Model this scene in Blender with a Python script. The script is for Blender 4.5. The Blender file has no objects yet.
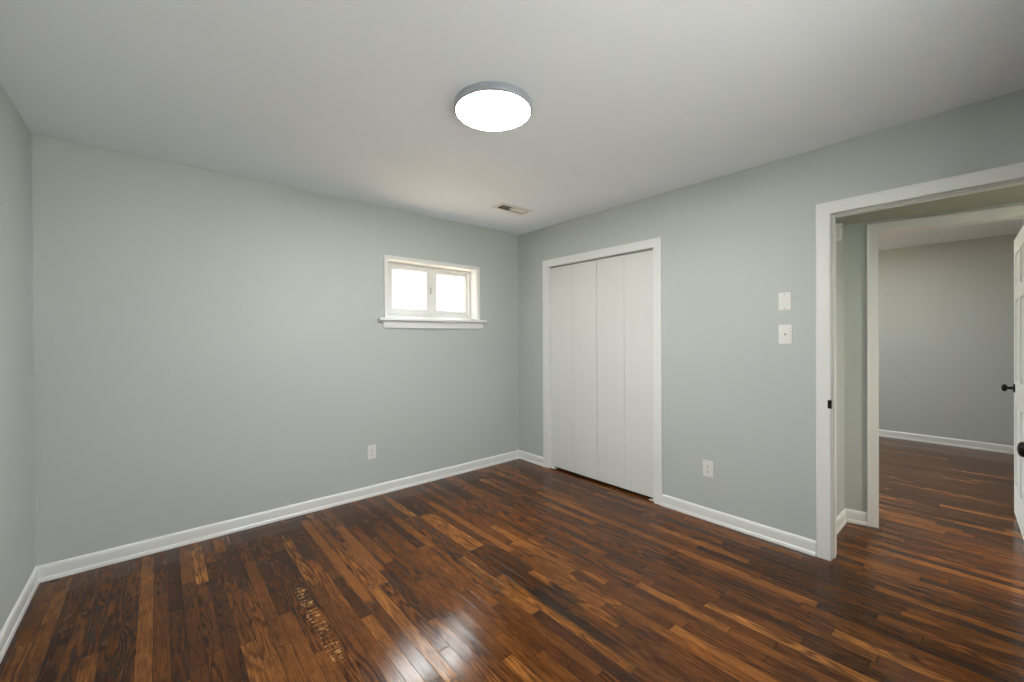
import bpy, bmesh, math, random
from mathutils import Vector, Matrix

scene = bpy.context.scene
C = scene.collection

# ---------------------------------------------------------------- camera, sky, sun, exposure
F_PX, CY, YAW, CAM_H = 413.737, 338.886, 49.45994, 1.32231
ROLL, PITCH = 0.0049834, -0.0035933       # the photograph is a hair off level
cam_data = bpy.data.cameras.new('camera')
cam_data.sensor_width = 36.0
cam_data.lens = 36.0 * F_PX / 1024.0
cam_data.shift_y = (CY - 341.0) / 1024.0
cam_data.clip_start = 0.02
cam = bpy.data.objects.new('camera', cam_data)
_t = math.radians(YAW)
_fw = Vector((math.cos(_t) * math.cos(PITCH), math.sin(_t) * math.cos(PITCH), math.sin(PITCH)))
_rt = Vector((math.sin(_t), -math.cos(_t), 0))
_up = _rt.cross(_fw)
_r2 = _rt * math.cos(ROLL) - _up * math.sin(ROLL)
_u2 = _rt * math.sin(ROLL) + _up * math.cos(ROLL)
cam.matrix_world = Matrix(((_r2.x, _u2.x, -_fw.x, 0), (_r2.y, _u2.y, -_fw.y, 0), (_r2.z, _u2.z, -_fw.z, CAM_H), (0, 0, 0, 1)))
C.objects.link(cam)
scene.camera = cam

LAMP = 142.0          # radiance of the bedroom lamp's diffuser
FILL_FAR = 84.0        # fill lamp added to brighten the far room
LAMP3 = 300.0         # the hall lamp
SKY = 5.5
SKY_BRIGHT = 40.0
world = bpy.data.worlds.new('overcast_sky')
scene.world = world
world.use_nodes = True
bg = world.node_tree.nodes['Background']
bg.inputs[0].default_value = (0.94, 0.97, 1.0, 1)
# overcast sky, brighter where the clouds are thin, high to the north-east
_wn = world.node_tree
_tc = _wn.nodes.new('ShaderNodeTexCoord')
_dt = _wn.nodes.new('ShaderNodeVectorMath'); _dt.operation = 'DOT_PRODUCT'
_dt.inputs[1].default_value = Vector((0.41, 0.69, 0.60)).normalized()
_mr = _wn.nodes.new('ShaderNodeMapRange'); _mr.interpolation_type = 'SMOOTHSTEP'
for _i, _v in enumerate((0.80, 0.99, SKY, SKY_BRIGHT)):
    _mr.inputs[_i + 1].default_value = _v
_wn.links.new(_tc.outputs['Generated'], _dt.inputs[0])
_wn.links.new(_dt.outputs['Value'], _mr.inputs[0])
_wn.links.new(_mr.outputs[0], bg.inputs[1])
sun_data = bpy.data.lights.new('sun', 'SUN')
sun_data.energy = 38.0
sun_data.angle = math.radians(2)
sun_data.color = (1.0, 0.88, 0.74)
sun = bpy.data.objects.new('sun', sun_data)
sun.rotation_euler = Vector((-0.5, 0.0, -0.86)).to_track_quat('-Z', 'Y').to_euler()
sun.location = (8, 2, 9)
C.objects.link(sun)

vs = scene.view_settings
scene.display_settings.display_device = 'sRGB'
vs.view_transform = 'Standard'
vs.look = 'None'
vs.gamma = 1.0
vs.use_curve_mapping = False
vs.exposure = 0.10
scene.cycles.use_denoising = True
scene.cycles.max_bounces = 14
scene.cycles.diffuse_bounces = 8
scene.cycles.sample_clamp_indirect = 12.0

# ---------------------------------------------------------------- dimensions (metres, camera above the origin)
H = 2.44                              # ceiling
XL, XR, YB = -0.514, 2.998, 3.394     # left, right and window wall faces
YF = -0.46                            # wall behind the camera
TW = 0.12
XH, XH2 = 3.70, 4.45                  # nearest and farthest reach of the slanted wall between hall and far room
SLANT, SX, SY = math.radians(14), 3.749, 0.582   # that wall runs aslant; a point on its hall face
XF = 7.206                            # far room's end wall
YE, YRL = -2.4, 3.394                   # end of hall and far room; far room's other side
YHE = 0.702                           # end wall of the hall
HH = 2.115                            # dropped hall ceiling

# ---------------------------------------------------------------- node helper and materials
class Nodes:
    def __init__(self, name):
        self.mat = bpy.data.materials.new(name)
        self.mat.use_nodes = True
        self.nt = self.mat.node_tree
        self.bsdf = self.nt.nodes['Principled BSDF']
    def new(self, kind, **kw):
        n = self.nt.nodes.new(kind)
        for k, v in kw.items():
            setattr(n, k, v)
        return n
    def put(self, sock, v):
        if isinstance(v, bpy.types.NodeSocket):
            self.nt.links.new(v, sock)
        elif v is not None:
            sock.default_value = v
    def math(self, op, a, b=None, c=None, clamp=False):
        n = self.new('ShaderNodeMath', operation=op, use_clamp=clamp)
        for i, v in enumerate((a, b, c)):
            if v is not None:
                self.put(n.inputs[i], v)
        return n.outputs[0]
    def vec(self, x, y, z):
        n = self.new('ShaderNodeCombineXYZ')
        for i, v in enumerate((x, y, z)):
            self.put(n.inputs[i], v)
        return n.outputs[0]
    def noise(self, vec, scale=1.0, detail=2.0, rough=0.5, dist=0.0):
        n = self.new('ShaderNodeTexNoise')
        self.put(n.inputs['Vector'], vec)
        n.inputs['Scale'].default_value = scale
        n.inputs['Detail'].default_value = detail
        n.inputs['Roughness'].default_value = rough
        n.inputs['Distortion'].default_value = dist
        return n.outputs['Fac']
    def rng(self, v, a, b, c, d, smooth=False):
        n = self.new('ShaderNodeMapRange')
        if smooth:
            n.interpolation_type = 'SMOOTHSTEP'
        self.put(n.inputs[0], v)
        for i, q in enumerate((a, b, c, d)):
            self.put(n.inputs[i + 1], q)
        return n.outputs[0]
    def mix(self, fac, a, b, blend='MIX'):
        n = self.new('ShaderNodeMix', data_type='RGBA', blend_type=blend)
        self.put(n.inputs[0], fac)
        self.put(n.inputs[6], a)
        self.put(n.inputs[7], b)
        return n.outputs[2]
    def ramp(self, fac, stops):
        n = self.new('ShaderNodeValToRGB')
        e = n.color_ramp.elements
        while len(e) < len(stops):
            e.new(0.5)
        for el, (p, c) in zip(e, stops):
            el.position = p
            el.color = (*c, 1)
        self.put(n.inputs[0], fac)
        return n.outputs[0]
    def bump(self, h, strength=0.2, dist=0.01):
        n = self.new('ShaderNodeBump')
        n.inputs['Strength'].default_value = strength
        n.inputs['Distance'].default_value = dist
        self.put(n.inputs['Height'], h)
        return n.outputs[0]
    def obj(self):
        return self.new('ShaderNodeTexCoord').outputs['Object']

def paint(name, col, rough, var=0.03, bump=0.05, bscale=220.0):
    m = Nodes(name)
    o = m.obj()
    f = m.noise(o, 2.2, 4)
    lo = tuple(c * (1 - var) for c in col) + (1,)
    hi = tuple(min(1, c * (1 + var)) for c in col) + (1,)
    m.put(m.bsdf.inputs['Base Color'], m.mix(f, lo, hi))
    m.put(m.bsdf.inputs['Roughness'], rough)
    m.put(m.bsdf.inputs['Normal'], m.bump(m.noise(o, bscale, 2), bump, 0.002))
    return m.mat

def plain(name, col, rough, metal=0.0):
    m = Nodes(name)
    f = m.noise(m.obj(), 40.0, 2)
    m.put(m.bsdf.inputs['Base Color'], m.mix(f, tuple(c * .95 for c in col) + (1,), tuple(min(1, c * 1.05) for c in col) + (1,)))
    m.put(m.bsdf.inputs['Roughness'], rough)
    m.put(m.bsdf.inputs['Metallic'], metal)
    return m.mat

def brushed_paint(name, col, rough):
    # roller- and brush-painted wood: faint vertical streaks
    m = Nodes(name)
    mp = m.new('ShaderNodeMapping')
    m.put(mp.inputs[0], m.obj())
    mp.inputs['Scale'].default_value = (38, 38, 1.6)
    f = m.noise(mp.outputs[0], 1.0, 5, 0.6)
    m.put(m.bsdf.inputs['Base Color'], m.mix(f, tuple(c * .955 for c in col) + (1,), tuple(min(1, c * 1.03) for c in col) + (1,)))
    m.put(m.bsdf.inputs['Roughness'], rough)
    m.put(m.bsdf.inputs['Normal'], m.bump(f, 0.12, 0.003))
    return m.mat

def emit(name, col, strength):
    m = Nodes(name)
    m.put(m.bsdf.inputs['Base Color'], (0.9, 0.9, 0.9, 1))
    m.put(m.bsdf.inputs['Emission Color'], (*col, 1))
    m.put(m.bsdf.inputs['Emission Strength'], strength)
    return m.mat

def glass_mat():
    m = Nodes('window_glass')
    nt = m.nt
    nt.nodes.remove(m.bsdf)
    tr = m.new('ShaderNodeBsdfTransparent')
    tr.inputs[0].default_value = (0.95, 0.97, 0.96, 1)
    gl = m.new('ShaderNodeBsdfGlossy')
    gl.inputs['Roughness'].default_value = 0.02
    fr = m.new('ShaderNodeFresnel')
    geo = m.new('ShaderNodeNewGeometry')      # same reflectance on both faces of the thin pane
    m.put(fr.inputs[0], m.rng(geo.outputs['Backfacing'], 0.0, 1.0, 1.45, 1.0 / 1.45))
    mx = m.new('ShaderNodeMixShader')
    nt.links.new(fr.outputs[0], mx.inputs[0])
    nt.links.new(tr.outputs[0], mx.inputs[1])
    nt.links.new(gl.outputs[0], mx.inputs[2])
    nt.links.new(mx.outputs[0], nt.nodes['Material Output'].inputs[0])
    return m.mat

def wood_floor():
    m = Nodes('stained_oak_strip_floor')
    W = 0.057
    sep = m.new('ShaderNodeSeparateXYZ')
    m.put(sep.inputs[0], m.obj())
    x, y = sep.outputs[0], sep.outputs[1]
    xs = m.math('DIVIDE', m.math('ADD', x, 10.0), W)
    row = m.math('FLOOR', xs)
    fx = m.math('FRACT', xs)
    wn = m.new('ShaderNodeTexWhiteNoise', noise_dimensions='1D')
    m.put(wn.inputs['W'], row)
    rrow = wn.outputs['Value']
    w1 = m.math('ADD', m.math('MULTIPLY', y, 1.55), m.math('MULTIPLY', rrow, 91.7))
    vor = m.new('ShaderNodeTexVoronoi', voronoi_dimensions='1D', feature='F1')
    m.put(vor.inputs['W'], w1)
    vor.inputs['Scale'].default_value = 1.0
    vor.inputs['Randomness'].default_value = 0.8
    vcol = m.new('ShaderNodeSeparateXYZ')
    m.put(vcol.inputs[0], vor.outputs['Color'])
    vd = m.new('ShaderNodeTexVoronoi', voronoi_dimensions='1D', feature='DISTANCE_TO_EDGE')
    m.put(vd.inputs['W'], w1)
    vd.inputs['Scale'].default_value = 1.0
    vd.inputs['Randomness'].default_value = 0.8
    idn = m.new('ShaderNodeTexWhiteNoise', noise_dimensions='2D')
    m.put(idn.inputs['Vector'], m.vec(m.math('MULTIPLY', vcol.outputs[0], 37.0), row, 0.0))
    bid = idn.outputs['Value']
    idc = m.new('ShaderNodeSeparateXYZ')
    m.put(idc.inputs[0], idn.outputs['Color'])
    bid2, bid3 = idc.outputs[1], idc.outputs[2]
    off = m.math('MULTIPLY', bid, 60.0)
    # board tone
    col = m.ramp(bid, [(0.0, (0.050, 0.0155, 0.0036)), (0.2, (0.078, 0.0245, 0.0048)), (0.55, (0.106, 0.0340, 0.0062)),
                       (0.85, (0.152, 0.0515, 0.0092)), (1.0, (0.240, 0.0920, 0.0190))])
    # slow tone drift along a board and across the room
    drift = m.noise(m.vec(m.math('MULTIPLY', x, 9.0), m.math('MULTIPLY', y, 2.6), off), 1.0, 3)
    col = m.mix(1.0, col, m.ramp(drift, [(0.25, (0.66, 0.63, 0.61)), (0.5, (1, 1, 1)), (0.78, (1.3, 1.3, 1.28))]), 'MULTIPLY')
    room = m.noise(m.vec(x, y, 3.3), 1.1, 2)
    col = m.mix(1.0, col, m.ramp(room, [(0.3, (0.72, 0.70, 0.70)), (0.55, (1, 1, 1)), (0.75, (1.22, 1.2, 1.15))]), 'MULTIPLY')
    # cathedral grain: contour lines of a stretched noise
    cn = m.noise(m.vec(m.math('MULTIPLY', x, 15.0), m.math('MULTIPLY', y, 1.5), off), 1.0, 2, 0.45)
    ring = m.math('ABSOLUTE', m.math('SINE', m.math('MULTIPLY', cn, m.rng(bid2, 0, 1, 22.0, 46.0))))
    ring = m.math('POWER', ring, 1.6)
    ringamt = m.rng(bid3, 0.3, 0.75, 0.2, 0.85)
    ringcol = m.mix(ring, (0.34, 0.31, 0.28, 1), (1.34, 1.36, 1.36, 1))
    col = m.mix(ringamt, col, m.mix(1.0, col, ringcol, 'MULTIPLY'))
    # fine straight grain and pores
    fine = m.noise(m.vec(m.math('MULTIPLY', x, 210.0), m.math('MULTIPLY', y, 9.0), off), 1.0, 5, 0.65)
    col = m.mix(1.0, col, m.ramp(fine, [(0.28, (0.42, 0.40, 0.38)), (0.5, (1, 1, 1)), (0.72, (1.5, 1.52, 1.5))]), 'MULTIPLY')
    # mottled stain soaked in unevenly
    mot = m.noise(m.vec(m.math('MULTIPLY', x, 30.0), m.math('MULTIPLY', y, 14.0), off), 1.0, 4, 0.6, 0.6)
    col = m.mix(1.0, col, m.ramp(mot, [(0.3, (0.72, 0.70, 0.69)), (0.55, (1, 1, 1)), (0.75, (1.15, 1.15, 1.15))]), 'MULTIPLY')
    # old dark water stains and one board with gold ray fleck
    def patch(cx, cy, hx, hy, soft):
        wob = m.math('MULTIPLY', m.math('SUBTRACT', m.noise(m.vec(x, y, cx), 18.0, 3), 0.5), 0.06)
        dx = m.math('DIVIDE', m.math('ABSOLUTE', m.math('SUBTRACT', m.math('ADD', x, m.math('MULTIPLY', wob, 0.35)), cx)), hx)
        dy = m.math('DIVIDE', m.math('ABSOLUTE', m.math('SUBTRACT', m.math('ADD', y, wob), cy)), hy)
        d = m.math('SMOOTH_MAX', dx, dy, 0.4)
        return m.rng(d, 1.0 - soft, 1.0 + soft, 1.0, 0.0, True)
    for cx, cy, hx, hy, s, a in ((1.475, 1.31, 0.032, 0.30, 0.35, 0.80), (1.583, 1.445, 0.03, 0.10, 0.4, 0.80), (1.90, 1.06, 0.026, 0.20, 0.5, 0.45),
                                 (1.62, 1.08, 0.024, 0.10, 0.5, 0.45), (2.06, 2.25, 0.030, 0.42, 0.3, 0.40), (1.36, 1.95, 0.028, 0.30, 0.4, 0.55),
                                 (2.28, 1.10, 0.03, 0.22, 0.5, 0.45), (1.98, 3.05, 0.028, 0.30, 0.4, 0.45)):
        col = m.mix(m.math('MULTIPLY', patch(cx, cy, hx, hy, s), a), col, (0.008, 0.0045, 0.0028, 1))
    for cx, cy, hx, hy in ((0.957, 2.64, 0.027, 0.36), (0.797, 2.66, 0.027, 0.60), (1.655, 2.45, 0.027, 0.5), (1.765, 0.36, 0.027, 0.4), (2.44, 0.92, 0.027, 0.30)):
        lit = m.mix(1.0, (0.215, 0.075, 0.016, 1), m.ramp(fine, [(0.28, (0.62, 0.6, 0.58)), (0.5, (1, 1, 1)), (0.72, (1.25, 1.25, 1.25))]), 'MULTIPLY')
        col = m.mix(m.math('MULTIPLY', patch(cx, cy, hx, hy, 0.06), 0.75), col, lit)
    wav = m.new('ShaderNodeTexWave', wave_type='BANDS', bands_direction='Y')
    m.put(wav.inputs['Vector'], m.vec(m.math('MULTIPLY', x, 0.35), y, 0.0))
    wav.inputs['Scale'].default_value = 9.5
    wav.inputs['Distortion'].default_value = 7.0
    wav.inputs['Detail'].default_value = 2.0
    wav.inputs['Detail Scale'].default_value = 5.0
    fleck = m.math('MULTIPLY', m.rng(wav.outputs['Fac'], 0.80, 0.95, 0.0, 1.0), m.rng(m.noise(m.vec(m.math('MULTIPLY', x, 55.0), m.math('MULTIPLY', y, 30.0), 7.0), 1.0, 2), 0.42, 0.56, 0.0, 1.0))
    fleck = m.math('MULTIPLY', fleck, patch(0.558, 2.08, 0.027, 0.33, 0.08))
    col = m.mix(m.math('MULTIPLY', fleck, 0.85), col, (0.40, 0.22, 0.075, 1))
    # seams
    edge = m.math('MINIMUM', fx, m.math('SUBTRACT', 1.0, fx))
    gap = m.rng(edge, 0.008, 0.035, 0.0, 1.0, True)
    joint = m.rng(vd.outputs['Distance'], 0.0012, 0.0045, 0.0, 1.0, True)
    seam = m.math('MINIMUM', gap, joint)
    col = m.mix(m.rng(seam, 0, 1, 0.62, 0.0), col, (0.006, 0.003, 0.0015, 1))
    m.put(m.bsdf.inputs['Base Color'], col)
    rn = m.noise(m.vec(m.math('MULTIPLY', x, 6.0), m.math('MULTIPLY', y, 3.0), 1.0), 1.0, 4)
    m.put(m.bsdf.inputs['Roughness'], m.rng(rn, 0.3, 0.7, 0.11, 0.22))
    m.put(m.bsdf.inputs['IOR'], 1.31)
    cup = m.math('MULTIPLY', m.math('COSINE', m.math('MULTIPLY', fx, 2 * math.pi)), 0.10)
    wavy = m.noise(m.vec(m.math('MULTIPLY', x, 11.0), m.math('MULTIPLY', y, 5.0), 0.0), 1.0, 2)
    h = m.math('ADD', m.math('MULTIPLY', seam, 0.35), m.math('ADD', m.math('MULTIPLY', fine, 0.10), cup))
    h = m.math('ADD', h, m.math('MULTIPLY', wavy, 0.55))
    m.put(m.bsdf.inputs['Normal'], m.bump(h, 0.30, 0.0032))
    return m.mat

M_wall = paint('sage_grey_wall_paint', (0.512, 0.550, 0.538), 0.55, 0.02, 0.06)
M_ceil = paint('flat_ceiling_paint', (0.815, 0.855, 0.915), 0.9, 0.015, 0.05, 160.0)
M_trim = paint('white_trim_enamel', (0.805, 0.82, 0.815), 0.32, 0.02, 0.04, 60.0)
M_door = brushed_paint('brushed_white_door_paint', (0.745, 0.765, 0.75), 0.42)
M_vinyl = plain('white_vinyl', (0.74, 0.74, 0.73), 0.35)
M_plate = plain('white_plastic', (0.78, 0.78, 0.76), 0.3)
M_dark = plain('dark_void', (0.012, 0.011, 0.010), 0.8)
M_black = plain('matte_black_metal', (0.010, 0.009, 0.009), 0.32, 0.6)
M_steel = plain('dull_screw_steel', (0.45, 0.44, 0.42), 0.4, 0.8)
M_grey = plain('light_grey_plastic', (0.40, 0.40, 0.38), 0.4)
M_rim = plain('grey_lamp_rim', (0.36, 0.39, 0.44), 0.4)
M_vent = plain('vent_enamel', (0.70, 0.69, 0.66), 0.4)
M_lamp = emit('lit_lamp_diffuser', (1.0, 0.975, 0.93), LAMP)
M_far_fill = emit('far_room_fill_diffuser', (0.98, 0.98, 0.92), FILL_FAR)
M_lamp3 = emit('lit_hall_diffuser', (1.0, 0.90, 0.74), LAMP3)
M_glass = glass_mat()
M_floor = wood_floor()
M_ground = paint('dry_sunlit_ground', (0.64, 0.50, 0.36), 0.95, 0.1)
M_bounce = paint('pale_bounce_ground', (0.66, 0.66, 0.65), 0.9, 0.06)
M_hallceil = paint('shade_darkened_hall_ceiling', (0.40, 0.41, 0.34), 0.8, 0.02)  # base colour darkened towards olive, standing in for shade and floor bounce
M_blocker = paint('dull_blocker_brown', (0.22, 0.18, 0.155), 0.9, 0.15)
M_roof = paint('weathered_shingles', (0.36, 0.35, 0.34), 0.9, 0.1)
M_siding = paint('pale_siding', (0.75, 0.74, 0.72), 0.7, 0.03)

# ---------------------------------------------------------------- geometry helpers
def box(bm, a, b):
    x0, y0, z0 = (min(a[i], b[i]) for i in range(3))
    x1, y1, z1 = (max(a[i], b[i]) for i in range(3))
    v = [bm.verts.new(p) for p in ((x0,y0,z0),(x1,y0,z0),(x1,y1,z0),(x0,y1,z0),(x0,y0,z1),(x1,y0,z1),(x1,y1,z1),(x0,y1,z1))]
    for q in ((0,3,2,1),(4,5,6,7),(0,1,5,4),(1,2,6,5),(2,3,7,6),(3,0,4,7)):
        bm.faces.new([v[i] for i in q])
    return v

def lathe(bm, prof, mat, n=40):
    """prof: (radius, height) pairs turned round local z; mat places it."""
    rings = []
    for r, z in prof:
        if r < 1e-6:
            rings.append([bm.verts.new(mat @ Vector((0, 0, z)))])
        else:
            rings.append([bm.verts.new(mat @ Vector((r * math.cos(2*math.pi*k/n), r * math.sin(2*math.pi*k/n), z))) for k in range(n)])
    for a, b in zip(rings, rings[1:]):
        for k in range(n):
            q = [a[k % len(a)], a[(k+1) % len(a)], b[(k+1) % len(b)], b[k % len(b)]]
            q = list(dict.fromkeys(q))
            if len(q) > 2:
                bm.faces.new(q)

def prism(bm, poly, origin, u, v, w):
    """polygon in the (u, v) plane at origin, extruded along w"""
    o, u, v, w = (Vector(t) for t in (origin, u, v, w))
    lo = [bm.verts.new(o + u*p + v*q) for p, q in poly]
    hi = [bm.verts.new(o + u*p + v*q + w) for p, q in poly]
    n = len(poly)
    bm.faces.new(lo[::-1]); bm.faces.new(hi)
    for k in range(n):
        bm.faces.new((lo[k], lo[(k+1) % n], hi[(k+1) % n], hi[k]))

def grid_solid(bm, xs, ys, zs, hole):
    """a solid cut into cells; cells for which hole(i,j,k) is true are left open; only outer faces are made"""
    nx, ny, nz = len(xs)-1, len(ys)-1, len(zs)-1
    V = {}
    def vert(i, j, k):
        if (i, j, k) not in V:
            V[i, j, k] = bm.verts.new((xs[i], ys[j], zs[k]))
        return V[i, j, k]
    def solid(i, j, k):
        return 0 <= i < nx and 0 <= j < ny and 0 <= k < nz and not hole(i, j, k)
    for i in range(nx):
        for j in range(ny):
            for k in range(nz):
                if not solid(i, j, k):
                    continue
                for d, q in (((-1,0,0),((0,0,0),(0,0,1),(0,1,1),(0,1,0))), ((1,0,0),((1,0,0),(1,1,0),(1,1,1),(1,0,1))),
                             ((0,-1,0),((0,0,0),(1,0,0),(1,0,1),(0,0,1))), ((0,1,0),((0,1,0),(0,1,1),(1,1,1),(1,1,0))),
                             ((0,0,-1),((0,0,0),(0,1,0),(1,1,0),(1,0,0))), ((0,0,1),((0,0,1),(1,0,1),(1,1,1),(0,1,1)))):
                    if not solid(i+d[0], j+d[1], k+d[2]):
                        bm.faces.new([vert(i+a, j+b, k+c) for a, b, c in q])

def obj(name, bm, mat, parent=None, bevel=0.0, seg=2, smooth=False, local=True):
    bmesh.ops.recalc_face_normals(bm, faces=bm.faces)
    me = bpy.data.meshes.new(name)
    bm.to_mesh(me); bm.free()
    me.materials.append(mat)
    o = bpy.data.objects.new(name, me)
    C.objects.link(o)
    if parent is not None:
        o.parent = parent
        if local:
            inv = Matrix.Translation(-world_loc(parent))
            me.transform(inv)
    if smooth:
        for p in me.polygons:
            p.use_smooth = True
        try:
            md = o.modifiers.new('edge', 'EDGE_SPLIT'); md.split_angle = math.radians(40)
        except Exception:
            pass
    if bevel > 0:
        md = o.modifiers.new('bevel', 'BEVEL')
        md.width = bevel; md.segments = seg; md.limit_method = 'ANGLE'; md.angle_limit = math.radians(50)
        md.harden_normals = False
    return o

def world_loc(o):
    l = Vector((0, 0, 0))
    while o is not None:
        l = l + Vector(o.location); o = o.parent
    return l

def boxes(name, lst, mat, parent=None, bevel=0.0, seg=2):
    bm = bmesh.new()
    for a, b in lst:
        box(bm, a, b)
    return obj(name, bm, mat, parent, bevel, seg)

def empty(name, loc, label, cat, kind=None, group=None):
    o = bpy.data.objects.new(name, None)
    o.empty_display_size = 0.05
    o.location = loc
    C.objects.link(o)
    return tag(o, label, cat, kind, group)

def tag(o, label, cat, kind=None, group=None):
    o['label'] = label; o['category'] = cat
    if kind: o['kind'] = kind
    if group: o['group'] = group
    return o

def S(o, label, cat):
    return tag(o, label, cat, 'structure')

# ---------------------------------------------------------------- the shell
X_OUT0, X_OUT1, Y_OUT1, Y_OUT0 = XL - TW, XF + TW, YB + 0.17, YE - TW
bm = bmesh.new()
grid_solid(bm, [X_OUT0, XR, X_OUT1], [Y_OUT0, YF - TW, Y_OUT1], [-0.12, 0.0], lambda i, j, k: i == 0 and j == 0)
S(obj('floor', bm, M_floor),
  'glossy brown stained oak strip floor running through both rooms', 'floor')

# ceiling, with the hole of the air vent
VX0, VX1, VY0, VY1 = 2.213, 2.497, 2.690, 2.780
bm = bmesh.new()
grid_solid(bm, [X_OUT0, VX0, VX1, XR, X_OUT1], [Y_OUT0, YF - TW, VY0, VY1, Y_OUT1], [H, H + 0.10], lambda i, j, k: (i == 1 and j == 2) or (i < 3 and j == 0))
grid_solid(bm, [X_OUT0, XR, X_OUT1], [Y_OUT0, YF - TW, Y_OUT1], [H + 0.20, H + 0.24], lambda i, j, k: i == 0 and j == 0)
S(obj('ceiling', bm, M_ceil), 'off white flat ceiling with round lamp and small vent', 'ceiling')

# window wall
WX0, WX1, WZ0, WZ1 = 1.493, 2.436, 1.496, 2.003
bm = bmesh.new()
RX0, RX1, RZ0 = 5.15, 6.55, 0.90              # the far room's window, in the same outer wall
grid_solid(bm, [X_OUT0, WX0, WX1, RX0, RX1, X_OUT1], [YB, Y_OUT1], [0, RZ0, WZ0, WZ1, H], lambda i, j, k: (i == 1 and k == 2) or (i == 3 and k in (1, 2)))
S(obj('wall_back', bm, M_wall), 'long grey green wall with the small high window', 'wall')
S(boxes('wall_left', [((X_OUT0, YF - TW, 0), (XL, YB, H))], M_wall), 'sliver of grey green wall at the left edge', 'wall')
FX0, FX1, FZ0, FZ1 = 0.20, 1.40, 0.85, 2.02   # unseen window added behind the camera for fill light
bm = bmesh.new()
grid_solid(bm, [XL, FX0, FX1, XR], [YF - TW, YF], [0, FZ0, FZ1, H], lambda i, j, k: i == 1 and k == 1)
S(obj('wall_front', bm, M_wall), 'grey green wall behind the camera', 'wall')

# wall with closet and doorway
CY0, CY1, CZ = 1.765, 2.939, 2.036          # closet opening
DY0, DY1, DZ = -0.135, 0.631, 2.039         # doorway into the hall
bm = bmesh.new()
XR2 = XR + TW
grid_solid(bm, [XR, XR2], [YE, DY0, DY1, CY0, CY1, YB], [0, DZ, CZ, H], lambda i, j, k: (k == 0 and j in (1, 3)) or (k == 1 and j == 3))
S(obj('wall_right', bm, M_wall), 'grey green wall holding the closet and the doorway', 'wall')
S(boxes('wall_hall_end', [((XR2, YHE, 0), (XH + 0.1, YHE + 0.10, H))], M_wall), 'narrow grey end wall of the hall beside the doorway', 'wall')
S(boxes('wall_closet_side', [((XR2, 1.50, 0), (XH, 1.60, H))], M_wall), 'side wall inside the closet', 'wall')
S(boxes('wall_closet_back', [((XH, YHE + 0.10, 0), (XH + 0.10, YB, H))], M_wall), 'back wall inside the closet', 'wall')
# the slanted wall, in its own axes: x across it (0 = hall face), y along it, origin at (SX, SY)
EW = 0.057
EY0, EY1, EZ = -0.745, -EW, 2.034
def slant(o):
    o.location = (SX, SY, 0); o.rotation_euler = (0, 0, SLANT)
    return o
bm = bmesh.new()
grid_solid(bm, [0, 0.10], [-3.1, EY0, EY1, 0.26], [0, EZ, H], lambda i, j, k: k == 0 and j == 1)
S(slant(obj('wall_hall_side', bm, M_wall)), 'slanting grey hall wall around the second doorway', 'wall')
S(boxes('wall_room_far', [((XF, YE, 0), (XF + TW, YRL, H))], M_wall), 'grey end wall of the room beyond the hall', 'wall')
S(boxes('wall_house_end', [((XR, YE - TW, 0), (XF + TW, YE, H))], M_wall), 'end wall closing the hall and far room', 'wall')
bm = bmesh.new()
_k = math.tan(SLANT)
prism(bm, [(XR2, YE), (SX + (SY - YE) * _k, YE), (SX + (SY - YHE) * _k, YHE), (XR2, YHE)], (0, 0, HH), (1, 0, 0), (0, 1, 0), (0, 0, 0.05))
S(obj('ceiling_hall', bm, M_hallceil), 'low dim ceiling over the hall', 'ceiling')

# ---------------------------------------------------------------- baseboards: board with rounded top and a shoe moulding
BASE = [(0, 0), (0.016, 0), (0.0158, 0.010), (0.0135, 0.020), (0.0105, 0.024), (0.0105, 0.070), (0.009, 0.080), (0.005, 0.087), (0, 0.090)]
def baseboard(name, a, b, n, label, m0=0.0, m1=0.0):
    """from a to b along a wall whose inward normal is n; m0/m1 = 1 for an inside mitre at that end, -1 outside"""
    bm = bmesh.new()
    a, b = Vector((*a, 0)), Vector((*b, 0))
    d = (b - a).normalized(); n = Vector((*n, 0)); z = Vector((0, 0, 1))
    lo = [bm.verts.new(a + n*p + z*q + d*p*m0) for p, q in BASE]
    hi = [bm.verts.new(b + n*p + z*q - d*p*m1) for p, q in BASE]
    k = len(BASE)
    bm.faces.new(lo[::-1]); bm.faces.new(hi)
    for i in range(k):
        bm.faces.new((lo[i], lo[(i+1) % k], hi[(i+1) % k], hi[i]))
    S(obj(name, bm, M_trim), label, 'baseboard')

CW = 0.066                                    # casing width
baseboard('baseboard_back', (XL, YB), (XR, YB), (0, -1), 'white baseboard along the window wall', 1, 1)
baseboard('baseboard_left', (XL, YF), (XL, YB), (1, 0), 'white baseboard along the left edge wall', 1, 1)
baseboard('baseboard_front', (XL, YF), (XR, YF), (0, 1), 'white baseboard behind the camera', 1, 1)
baseboard('baseboard_right', (XR, YB), (XR, CY1 + CW - 0.006), (-1, 0), 'short white baseboard between the corner and the closet', 1, 0)
baseboard('baseboard_right', (XR, CY0 - CW + 0.006), (XR, DY1 + CW + 0.005), (-1, 0), 'white baseboard between the closet and the doorway')
baseboard('baseboard_right', (XR, DY0 - CW), (XR, YF), (-1, 0), 'white baseboard piece behind the bedroom door', 0, 1)
_hc = SX - (YHE - SY) * _k
baseboard('baseboard_hall', (XR2, YHE), (_hc, YHE), (0, -1), 'short white baseboard on the narrow hall end wall', 0, 0.8)
baseboard('baseboard_hall', (_hc, YHE), (SX + 0.001, SY - 0.004), (-math.cos(SLANT), -math.sin(SLANT)), 'stub of white baseboard beside the second doorway', 1, 0)
baseboard('baseboard_room', (XF, YE), (XF, YRL), (-1, 0), 'white baseboard on the far room wall seen through both doorways', 1, 1)
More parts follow.
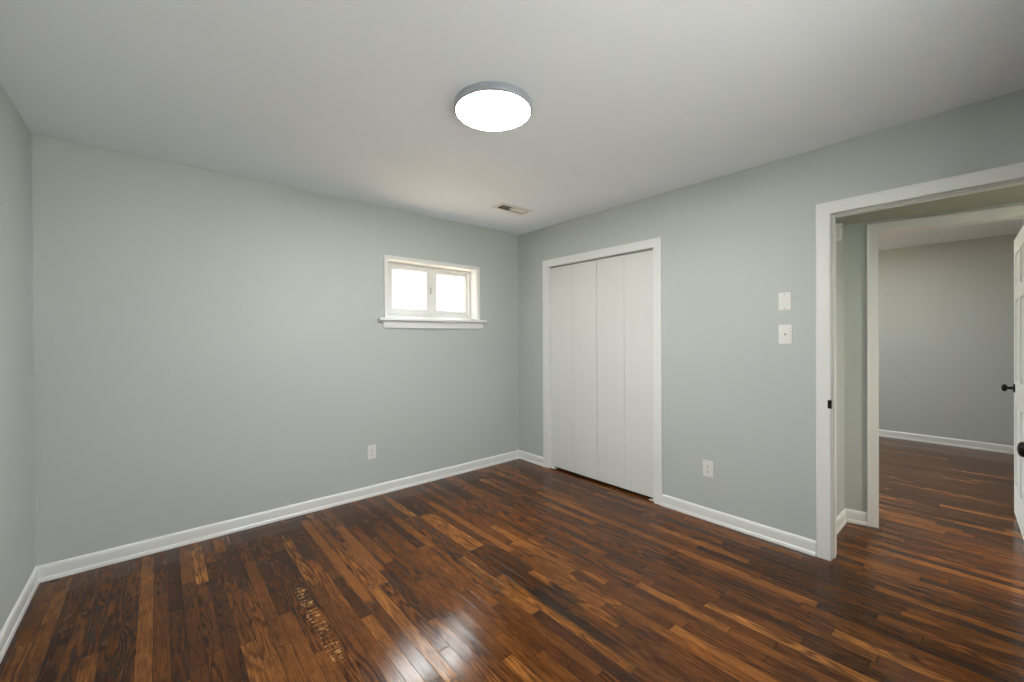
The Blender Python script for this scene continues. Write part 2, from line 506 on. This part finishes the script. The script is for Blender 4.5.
baseboard('baseboard_room', (XH + 0.10, YRL), (XF, YRL), (0, -1), 'white baseboard on the far room side wall', 1, 1)

# ---------------------------------------------------------------- door and closet trims
def casing(name, x, y0, y1, zt, cw, th, parent, side=-1):
    """flat casing with a fine inner bead round an opening in a wall x = const, standing out on `side`"""
    r = -0.0012
    bm = bmesh.new()
    # outer back band and flat, one U-shaped solid each
    for o0, o1, t in ((r, cw, th), (cw - 0.010, cw + 0.001, th * 1.15)):
        xs = (x, x + side * t)
        pts = [(y0 - o1, 0), (y0 - o1, zt + o1), (y1 + o1, zt + o1), (y1 + o1, 0), (y1 + o0, 0), (y1 + o0, zt + o0), (y0 - o0, zt + o0), (y0 - o0, 0)]
        lo = [bm.verts.new((xs[0], p, q)) for p, q in pts]
        hi = [bm.verts.new((xs[1], p, q)) for p, q in pts]
        for a, b, c, d in ((0, 1, 6, 7), (1, 2, 5, 6), (2, 3, 4, 5)):
            bm.faces.new((lo[a], lo[b], lo[c], lo[d])); bm.faces.new((hi[a], hi[d], hi[c], hi[b]))
        for k in range(8):
            bm.faces.new((lo[k], lo[(k+1) % 8], hi[(k+1) % 8], hi[k]))
    return obj(name, bm, M_trim, parent, 0.0012, 2)

def jambs(name, x0, x1, y0, y1, zt, t, parent):
    e = 0.0006
    return boxes(name, [((x0, y0 + e, 0), (x1, y0 + t, zt)), ((x0, y1 - t, 0), (x1, y1 - e, zt)), ((x0, y0 + t, zt - t), (x1, y1 - t, zt - e))], M_trim, parent, 0.0012)

# closet surround
t1 = S(empty('trim_1', (XR, 2.34, 0), 'x', 'x'), 'white casing around the bifold closet doors', 'trim')
JT = 0.006
casing('casing', XR, CY0, CY1, CZ - 0.003, 0.067, 0.012, t1)
jambs('jamb', XR, XR2, CY0, CY1, CZ, JT, t1)
tr = boxes('door_track', [((XR + 0.030, CY0 + JT, CZ - JT - 0.012), (XR + 0.033, CY1 - JT, CZ - JT)), ((XR + 0.052, CY0 + JT, CZ - JT - 0.012), (XR + 0.055, CY1 - JT, CZ - JT)),
                      ((XR + 0.030, CY0 + JT, CZ - JT - 0.002), (XR + 0.055, CY1 - JT, CZ - JT))], M_steel, t1)
tr['label'] = 'thin metal track above the closet doors'

# bedroom doorway
t2 = S(empty('trim_2', (XR, 0.235, 0), 'x', 'x'), 'white casing and jamb of the doorway from the bedroom', 'trim')
casing('casing', XR, DY0, DY1, DZ, CW, 0.011, t2)
casing('hall_casing', XR2, DY0, DY1, DZ, CW, 0.016, t2, side=1)
jambs('jamb', XR, XR2, DY0, DY1, DZ, 0.004, t2)
boxes('door_stop', [((XR + 0.038, DY1 - 0.010, 0), (XR + 0.075, DY1 - 0.004, DZ - 0.004)), ((XR + 0.038, DY0 + 0.004, 0), (XR + 0.075, DY0 + 0.010, DZ - 0.004)),
                    ((XR + 0.038, DY0 + 0.010, DZ - 0.010), (XR + 0.075, DY1 - 0.010, DZ - 0.004))], M_trim, t2, 0.002)
sp = boxes('strike_plate', [((XR + 0.004, DY1 - 0.0058, 0.892), (XR + 0.008, DY1 - 0.004, 0.950)), ((XR - 0.0145, DY1 - 0.0062, 0.896), (XR + 0.006, DY1 - 0.004, 0.946)), ((XR - 0.0145, DY1 - 0.0062, 0.896), (XR - 0.0112, DY1 + 0.011, 0.946))], M_black, t2, 0.001)
sp['label'] = 'black metal strike plate'

# far doorway
t3 = S(empty('trim_3', (0, 0, 0), 'x', 'x'), 'cream lit white casing of the second doorway across the hall', 'trim')
casing('casing', 0, EY0, EY1, EZ, EW, 0.014, t3)
casing('room_casing', 0.10, EY0, EY1, EZ, EW, 0.014, t3, side=1)
jambs('jamb', 0, 0.10, EY0, EY1, EZ, 0.003, t3)
slant(t3)

# ---------------------------------------------------------------- bifold closet doors
PX0, PX1 = XR + 0.026, XR + 0.056
PZ0, PZ1 = 0.022, CZ - JT - 0.012
mid = 0.5 * (CY0 + CY1)
def bifold(label, ya, yb, outer):
    d = S(empty('door_1' if outer > 0 else 'door_2', (PX0, outer > 0 and yb or ya, 0), 'x', 'x'), label, 'closet door')
    g = 0.0022
    ym = 0.5 * (ya + yb)
    for a, b in ((ya + g, ym - 0.0010), (ym + 0.0010, yb - g)):
        boxes('panel', [((PX0, a, PZ0), (PX1, b, PZ1))], M_door, d, 0.0018)
    e = yb if outer > 0 else ya
    s = -1 if outer > 0 else 1
    pb = boxes('pivot_bracket', [((PX0 - 0.012, e + s*0.004, 0.0), (PX1, e + s*0.060, 0.003)), ((PX0 + 0.008, e + s*0.004, 0.003), (PX0 + 0.024, e + s*0.030, 0.016))], M_plate, d, 0.0008)
    pb['label'] = 'small pale floor pivot bracket'
    boxes('pivot_pin', [((PX0 + 0.012, e + s*0.016, 0.010), (PX0 + 0.020, e + s*0.024, PZ0 + 0.001))], M_steel, d)
    hg = boxes('hinge', [((PX1, ym - 0.022, z), (PX1 + 0.003, ym + 0.022, z + 0.06)) for z in (0.25, 1.0, 1.75)], M_steel, d)
bifold('left white bifold closet door, the one nearer the room corner', mid, CY1 - JT, 1)
bifold('right white bifold closet door, the one nearer the light switch', CY0 + JT, mid, -1)

# ---------------------------------------------------------------- panelled doors with black knobs
def knob(parent, base, n):
    """rose, neck and ball standing on a door face at base, along n"""
    z = Vector(n)
    M = Matrix.Translation(Vector(base)) @ z.to_track_quat('Z', 'Y').to_matrix().to_4x4()
    bm = bmesh.new()
    lathe(bm, [(0.0, 0.020), (0.011, 0.020), (0.010, 0.030), (0.014, 0.034), (0.0225, 0.039), (0.0270, 0.046), (0.0272, 0.051), (0.0245, 0.058), (0.017, 0.0625), (0.008, 0.0645), (0, 0.065)], M)
    k = obj('knob', bm, M_black, parent, smooth=True)
    k['label'] = 'matte black round knob'
    bm = bmesh.new()
    lathe(bm, [(0, 0.0), (0.0325, 0.0), (0.0325, 0.004), (0.029, 0.008), (0.015, 0.010), (0.0115, 0.013), (0.0105, 0.022), (0, 0.022)], M)
    obj('knob_rose', bm, M_black, k, smooth=True)
    # the parent's offset of a part of a part
    return k

def panel_door(d, x0, x1, y0, y1, z0, z1):
    """six-panel door lying in a plane y = const: stiles and rails, recessed panels as parts"""
    st, w = 0.105, x1 - x0
    cols = [(x0 + st, x0 + w/2 - 0.045), (x0 + w/2 + 0.045, x1 - st)]
    rows = [(z0 + 0.22, z0 + 0.80), (z0 + 0.98, z0 + 1.56), (z0 + 1.66, z1 - 0.12)]
    xs = [x0] + [v for c in cols for v in c] + [x1]
    zs = [z0] + [v for r in rows for v in r] + [z1]
    bm = bmesh.new()
    grid_solid(bm, xs, [y0, y1], zs, lambda i, j, k: i in (1, 3) and k in (1, 3, 5))
    obj('stile_and_rail_frame', bm, M_door, d, 0.004, 2)
    for a, b in cols:
        for c, e in rows:
            bm = bmesh.new()
            ym = 0.5 * (y0 + y1)
            box(bm, (a, ym - 0.012, c), (b, ym + 0.012, e))
            box(bm, (a + 0.035, ym - 0.0155, c + 0.035), (b - 0.035, ym + 0.0155, e - 0.035))
            obj('panel', bm, M_door, d, 0.005, 2)

FY = -0.111
d3 = S(empty('door_3', (XR - 0.006, FY - 0.0175, 0), 'x', 'x'), 'white bedroom door swung open at the right edge, only its lower black knob showing', 'door')
panel_door(d3, XR - 0.012 - 0.755, XR - 0.012, FY - 0.035, FY, 0.012, 2.030)
knob(d3, (2.300, FY - 0.002, 0.921), (0, 1, 0))
GX1, GY = 4.806, -0.121
d4 = S(empty('door_4', (4.005, GY, 0), 'x', 'x'), 'white door standing open into the room beyond the hall', 'door')
panel_door(d4, 4.007, GX1, GY - 0.035, GY, 0.012, 2.022)
knob(d4, (GX1 - 0.066, GY, 0.934), (0, 1, 0))
lb = boxes('latch_plate', [((GX1, GY - 0.029, 0.895), (GX1 + 0.0012, GY - 0.006, 0.952)), ((GX1, GY - 0.023, 0.916), (GX1 + 0.009, GY - 0.012, 0.932))], M_black, d4)
d4.rotation_euler = (0, 0, math.radians(2.4))

# ---------------------------------------------------------------- the window
w1 = S(empty('window_1', (0.5*(WX0+WX1), YB, WZ0), 'x', 'x'), 'small white sliding window high on the long wall', 'window')
cw = 0.026
bm = bmesh.new()
pts_o = [(WX0 - cw, WZ0 - 0.002), (WX0 - cw, WZ1 + cw), (WX1 + cw, WZ1 + cw), (WX1 + cw, WZ0 - 0.002)]
pts_i = [(WX0 + 0.001, WZ0 - 0.002), (WX0 + 0.001, WZ1 - 0.001), (WX1 - 0.001, WZ1 - 0.001), (WX1 - 0.001, WZ0 - 0.002)]
def usolid(bm, po, pi, ya, yb):
    pts = po + pi[::-1]
    lo = [bm.verts.new((p, ya, q)) for p, q in pts]
    hi = [bm.verts.new((p, yb, q)) for p, q in pts]
    for a, b, c, d in ((0, 1, 6, 7), (1, 2, 5, 6), (2, 3, 4, 5)):
        bm.faces.new((lo[a], lo[b], lo[c], lo[d])); bm.faces.new((hi[a], hi[d], hi[c], hi[b]))
    for k in range(8):
        bm.faces.new((lo[k], lo[(k+1) % 8], hi[(k+1) % 8], hi[k]))
usolid(bm, pts_o, pts_i, YB, YB - 0.017)
lip_o = [(a + (-0.003 if a < 1.9 else 0.003), b + (0.003 if b > 1.7 else 0)) for a, b in pts_o]
lip_i = [(a + (0.010 if a < 1.9 else -0.010), b - (0.010 if b > 1.7 else 0)) for a, b in pts_o]
usolid(bm, lip_o, lip_i, YB, YB - 0.022)
obj('casing', bm, M_trim, w1, 0.0015)
RD = YB + 0.090                                # sash plane
e = 0.0008
boxes('reveal_lining', [((WX0 + e, YB, WZ0), (WX0 + 0.006, Y_OUT1, WZ1)), ((WX1 - 0.006, YB, WZ0), (WX1 - e, Y_OUT1, WZ1)), ((WX0, YB, WZ1 - 0.006), (WX1, Y_OUT1, WZ1 - e))], M_trim, w1)
bm = bmesh.new()
box(bm, (WX0 - 0.082, YB - 0.047, WZ0 - 0.024), (WX1 + 0.095, YB, WZ0 - 0.001))
box(bm, (WX0 + e, YB, WZ0 + 0.0005), (WX1 - e, Y_OUT1 + 0.02, WZ0 + 0.012))
obj('window_sill', bm, M_trim, w1, 0.003)
boxes('apron', [((WX0 - 0.039, YB - 0.016, WZ0 - 0.088), (WX1 + 0.069, YB, WZ0 - 0.0245))], M_trim, w1, 0.003)
# outer vinyl frame
fz0, fz1 = WZ0 + 0.012, WZ1 - 0.008
bm = bmesh.new()
def ring(bm, x0, x1, z0, z1, wl, wr, wb, wt, ya, yb):
    grid_solid(bm, [x0, x0 + wl, x1 - wr, x1], [ya, yb], [z0, z0 + wb, z1 - wt, z1], lambda i, j, k: i == 1 and k == 1)
ring(bm, WX0 + 0.007, WX1 - 0.007, fz0, fz1, 0.026, 0.022, 0.034, 0.020, RD + 0.004, RD + 0.064)
obj('window_frame', bm, M_vinyl, w1, 0.002)
def sash(x0, x1, ya, wl, wr, gx0, gx1, latch):
    bm = bmesh.new()
    ring(bm, x0, x1, fz0 + 0.032, fz1 - 0.014, gx0 - x0, x1 - gx1, 1.588 - fz0 - 0.032, fz1 - 0.014 - 1.935, ya, ya + 0.026)
    s = obj('sash', bm, M_vinyl, w1, 0.003)
    bm = bmesh.new()
    box(bm, (gx0 - 0.004, ya + 0.011, 1.584), (gx1 + 0.004, ya + 0.015, 1.939))
    p = obj('pane', bm, M_glass, s)
    if latch:
        b = boxes('latch', [((x1 - 0.030, ya - 0.010, 1.735), (x1 - 0.012, ya, 1.790)), ((x1 - 0.026, ya - 0.020, 1.750), (x1 - 0.018, ya - 0.010, 1.800))], M_steel, s, 0.002)
        b['label'] = 'small grey sash latch'
sash(WX0 + 0.028, 1.985, RD, 0, 0, 1.586, 1.925, True)
sash(1.950, WX1 - 0.024, RD + 0.032, 0, 0, 2.056, 2.383, False)

# plain larger windows: casing, sill, two sliding sashes; n is the inward direction along y
def wide_window(name, label, y, n, x0, x1, z0, z1):
    w = S(empty(name, (0.5*(x0+x1), y, z0), 'x', 'x'), label, 'window')
    bm = bmesh.new()
    ring(bm, x0 - 0.06, x1 + 0.06, z0 - 0.06, z1 + 0.06, 0.061, 0.061, 0.061, 0.061, min(y, y + n*0.017), max(y, y + n*0.017))
    obj('casing', bm, M_trim, w, 0.002)
    boxes('window_sill', [((x0 - 0.10, y, z0 - 0.02), (x1 + 0.10, y + n*0.05, z0))], M_trim, w, 0.003)
    xm = 0.5 * (x0 + x1)
    for a, b, d in ((x0 + 0.001, xm + 0.02, 0.05), (xm - 0.02, x1 - 0.001, 0.085)):
        ya, yb = sorted((y - n*d, y - n*(d + 0.03)))
        bm = bmesh.new()
        ring(bm, a, b, z0 + 0.001, z1 - 0.001, 0.045, 0.045, 0.05, 0.045, ya, yb)
        s2 = obj('sash', bm, M_vinyl, w, 0.003)
        bm = bmesh.new()
        box(bm, (a + 0.04, 0.5*(ya + yb) - 0.002, z0 + 0.045), (b - 0.04, 0.5*(ya + yb) + 0.002, z1 - 0.04))
        obj('pane', bm, M_glass, s2)
wide_window('fill_window', 'unseen white window added behind the camera for fill light', YF, 1, FX0, FX1, FZ0, FZ1)
wide_window('window_3', 'white window in the side wall of the room beyond the hall', YB, -1, RX0, RX1, RZ0, WZ1)

# ---------------------------------------------------------------- ceiling lamps
def lamp(name_mat, x, y, r, label, H=H):
    t = empty('ceiling_light', (x, y, H), label, 'ceiling light')
    M = Matrix.Translation((x, y, H))
    bm = bmesh.new()
    lathe(bm, [(0, -0.0005), (r - 0.004, -0.0005), (r, -0.005), (r + 0.001, -0.033), (r - 0.002, -0.0365), (r - 0.0092, -0.0385), (r - 0.0096, -0.024), (0, -0.024)], M, 72)
    obj('rim', bm, M_rim, t, smooth=True)
    bm = bmesh.new()
    ri = r - 0.0100
    lathe(bm, [(0, -0.026), (ri, -0.026), (ri, -0.036), (ri - 0.006, -0.0375), (ri * 0.8, -0.0385), (ri * 0.4, -0.0395), (0, -0.040)], M, 72)
    d = obj('diffuser', bm, name_mat, t, smooth=True)
    d['label'] = 'glowing white diffuser disc'
    return t
lamp(M_lamp, 1.229, 1.567, 0.186, 'round flush white ceiling lamp with grey rim, lit, over the bedroom')
lamp(M_lamp3, 3.30, -1.15, 0.12, 'round lit ceiling lamp of the hall', HH)
lamp(M_far_fill, 5.55, 0.95, 0.188, 'unseen fill lamp added in the room beyond the hall')  # added lamp, out of view, only brightens the far room

# ---------------------------------------------------------------- ceiling vent
v = empty('ceiling_vent', (0.5*(VX0+VX1), 0.5*(VY0+VY1), H), 'small white rectangular air vent in the ceiling near the corner', 'vent')
bm = bmesh.new()
grid_solid(bm, [VX0 - 0.035, VX0, VX1, VX1 + 0.035], [VY0 - 0.035, VY0, VY1, VY1 + 0.035], [H - 0.006, H - 0.0004], lambda i, j, k: i == 1 and j == 1)
obj('vent_frame', bm, M_vent, v, 0.003)
bm = bmesh.new()
grid_solid(bm, [VX0 + .0005, VX0 + 0.004, VX1 - 0.004, VX1 - .0005], [VY0 + .0005, VY0 + 0.004, VY1 - 0.004, VY1 - .0005], [H - 0.004, H + 0.095, H + 0.0985], lambda i, j, k: i == 1 and j == 1 and k == 0)
du = obj('duct_boot', bm, M_dark, v)
du['label'] = 'dark inside of the duct'
mx = 0.5 * (VX0 + VX1)
n = 9
for side in (-1, 1):
    for k in range(n):
        xc = mx + side * (0.010 + k * 0.0150)
        bm = bmesh.new()
        # left bank leans so that one looks up between the blades, right bank turns its faces to the room
        a = math.radians(62 if side < 0 else -50)
        u = Vector((math.sin(a), 0, math.cos(a))) * (0.0062 if side < 0 else 0.0084)
        w = Vector((math.cos(a), 0, -math.sin(a))) * 0.0006
        c = Vector((xc, 0, H + 0.003))
        lo = [bm.verts.new((q.x, VY0 + 0.0045, q.z)) for q in (c - u - w, c - u + w, c + u + w, c + u - w)]
        hi = [bm.verts.new((q.x, VY1 - 0.0045, q.z)) for q in (c - u - w, c - u + w, c + u + w, c + u - w)]
        bm.faces.new(lo); bm.faces.new(hi[::-1])
        for i in range(4):
            bm.faces.new((lo[i], lo[(i+1) % 4], hi[(i+1) % 4], hi[i]))
        obj('louver', bm, M_vent, v)
boxes('divider', [((mx - 0.002, VY0 + 0.0045, H - 0.005), (mx + 0.002, VY1 - 0.0045, H + 0.014))], M_vent, v)

# ---------------------------------------------------------------- wall plates: built in local axes, face towards -y
def rounded_plate(w, h, t):
    bm = bmesh.new()
    box(bm, (-w/2, -t, -h/2), (w/2, 0, h/2))
    return bm
def screw(parent, x, z, y, mat=None):
    bm = bmesh.new()
    lathe(bm, [(0, 0), (0.0034, 0), (0.0034, 0.0008), (0.002, 0.0014), (0, 0.0014)], Matrix.Translation((x, y, z)) @ Vector((0, -1, 0)).to_track_quat('Z', 'Y').to_matrix().to_4x4(), 14)
    return obj('screw', bm, mat or M_steel, parent, local=False)

def outlet():
    t = bpy.data.objects.new('wall_outlet', None); C.objects.link(t)
    obj('cover_plate', rounded_plate(0.072, 0.117, 0.006), M_plate, t, 0.003, 3, local=False)
    for z in (0.0195, -0.0195):
        bm = bmesh.new()
        pts = [(0.0165 * math.cos(q) , max(-0.0135, min(0.0135, 0.0172 * math.sin(q)))) for q in (2 * math.pi * k / 28 for k in range(28))]
        prism(bm, pts, (0, -0.006, z), (1, 0, 0), (0, 0, 1), (0, -0.0016, 0))
        r = obj('receptacle', bm, M_plate, t, local=False)
        s = bmesh.new()
        box(s, (-0.0075, -0.0080, z - 0.001), (-0.0055, -0.0077, z + 0.0085))
        box(s, (0.0055, -0.0080, z - 0.001), (0.0075, -0.0077, z + 0.0070))
        box(s, (-0.0025, -0.0080, z - 0.0105), (0.0025, -0.0077, z - 0.0060))
        sl = obj('slots', s, M_dark, r, local=False)
        sl['label'] = 'dark plug slots'
    screw(t, 0, 0, -0.006)
    return t
def copy_tree(o, parent=None):
    c = o.copy(); C.objects.link(c)
    if parent is not None: c.parent = parent
    for ch in list(o.children):
        copy_tree(ch, c)
    return c
o1 = outlet()
o2 = copy_tree(o1)
o1.location = (1.351, YB, 0.370)
tag(o1, 'white duplex outlet low on the window wall below the window', 'outlet', None, 'white duplex wall outlets')
o2.location = (XR, 1.343, 0.372); o2.rotation_euler = (0, 0, math.radians(-90))
tag(o2, 'white duplex outlet low on the wall right of the closet', 'outlet', None, 'white duplex wall outlets')

sw = bpy.data.objects.new('light_switch', None); C.objects.link(sw)
obj('cover_plate', rounded_plate(0.076, 0.122, 0.006), M_plate, sw, 0.003, 3, local=False)
bm = bmesh.new(); box(bm, (-0.0048, -0.0064, -0.011), (0.0048, -0.0060, 0.011))
so = obj('toggle_slot', bm, M_plate, sw, local=False)
bm = bmesh.new()
prism(bm, [(-0.0058, -0.006), (-0.0058, 0.004), (-0.015, 0.008), (-0.017, 0.003)], (-0.0034, 0, 0), (0, 1, 0), (0, 0, 1), (0.0068, 0, 0))
obj('toggle', bm, M_grey, sw, 0.001, local=False)
screw(sw, 0, 0.030, -0.006, M_plate); screw(sw, 0, -0.030, -0.006, M_plate)
sw.location = (XR, 0.8595, 1.333); sw.rotation_euler = (0, 0, math.radians(-90))
tag(sw, 'white plate with a small grey toggle, the lower of two plates beside the doorway', 'light switch')

bp = bpy.data.objects.new('blank_wall_plate', None); C.objects.link(bp)
obj('cover_plate', rounded_plate(0.070, 0.114, 0.005), M_plate, bp, 0.0025, 3, local=False)
bm = bmesh.new(); box(bm, (-0.0165, -0.0066, -0.033), (0.0165, -0.005, 0.033))
obj('raised_insert', bm, M_plate, bp, 0.001, local=False)
screw(bp, 0, 0.045, -0.005); screw(bp, 0, -0.045, -0.005)
bp.location = (XR, 0.8625, 1.540); bp.rotation_euler = (0, 0, math.radians(-90))
tag(bp, 'white wall plate with two screws, the upper of two beside the doorway', 'wall plate')

# little white contact sensor high on the hall end wall
se = bpy.data.objects.new('door_sensor', None); C.objects.link(se)
bm = bmesh.new()
prism(bm, [(-0.012, 0.0), (0.012, 0.0), (0.016, 0.020), (0.016, 0.078), (-0.016, 0.078), (-0.016, 0.020)], (0, 0, -0.05), (1, 0, 0), (0, 0, 1), (0, -0.048, 0))
obj('sensor_body', bm, M_plate, se, 0.004, 3, local=False)
bm = bmesh.new()
lathe(bm, [(0, 0), (0.015, 0), (0.015, 0.048), (0.011, 0.054), (0, 0.056)], Matrix.Translation((0, 0, 0.046)) @ Vector((0, -1, 0)).to_track_quat('Z', 'Y').to_matrix().to_4x4(), 24)
obj('round_cap', bm, M_plate, se, smooth=True, local=False)
bm = bmesh.new(); box(bm, (-0.010, -0.036, 0.026), (0.010, 0, 0.036))
obj('neck', bm, M_plate, se, local=False)
se.location = (3.395, YHE, 2.000)
tag(se, 'tiny white plastic sensor high on the narrow hall end wall', 'sensor')

# ---------------------------------------------------------------- outdoors, glare through the window and unseen light helpers
S(boxes('ground', [((-25, Y_OUT1 + 0.06, -0.5), (30, 45, -0.35))], M_ground), 'sunlit pale ground outside the window', 'ground')
S(boxes('bounce_ground', [((-25, -30, -0.5), (X_OUT1 + 10, Y_OUT0 - 0.06, -0.35)), ((-25, Y_OUT0 - 0.06, -0.5), (XR - 0.06, YF - TW - 0.06, -0.35))], M_bounce), 'unseen pale ground added behind the camera wall to bounce light', 'bounce_ground')  # unseen ground, kept pale to bounce light onto the ceiling
S(boxes('reveal_shade_block', [((-4.0, Y_OUT1 + 0.005, -0.35), (0.95, 8.0, 3.0))], M_blocker), 'unseen block added outside, left of the window, to shade its reveal', 'wall')  # added out of view to keep light off the window's right reveal
hs = empty('neighbour_house', (5.5, 17, -0.35), 'overexposed pale neighbouring house roof through the left window pane', 'house')
boxes('house_wall', [((2.0, 14.0, -0.35), (10.0, 20.0, 2.3))], M_siding, hs)
bm = bmesh.new()
prism(bm, [(13.4, 2.25), (17.0, 4.3), (20.6, 2.25), (20.6, 2.45), (17.0, 4.55), (13.4, 2.45)], (1.5, 0, 0), (0, 1, 0), (0, 0, 1), (9.0, 0, 0))
obj('house_roof', bm, M_roof, hs)
bm = bmesh.new()
prism(bm, [(14.0, 2.3), (20.0, 2.3), (17.0, 4.0)], (2.0, 0, 0), (0, 1, 0), (0, 0, 1), (8.0, 0, 0))
obj('house_gable', bm, M_siding, hs)
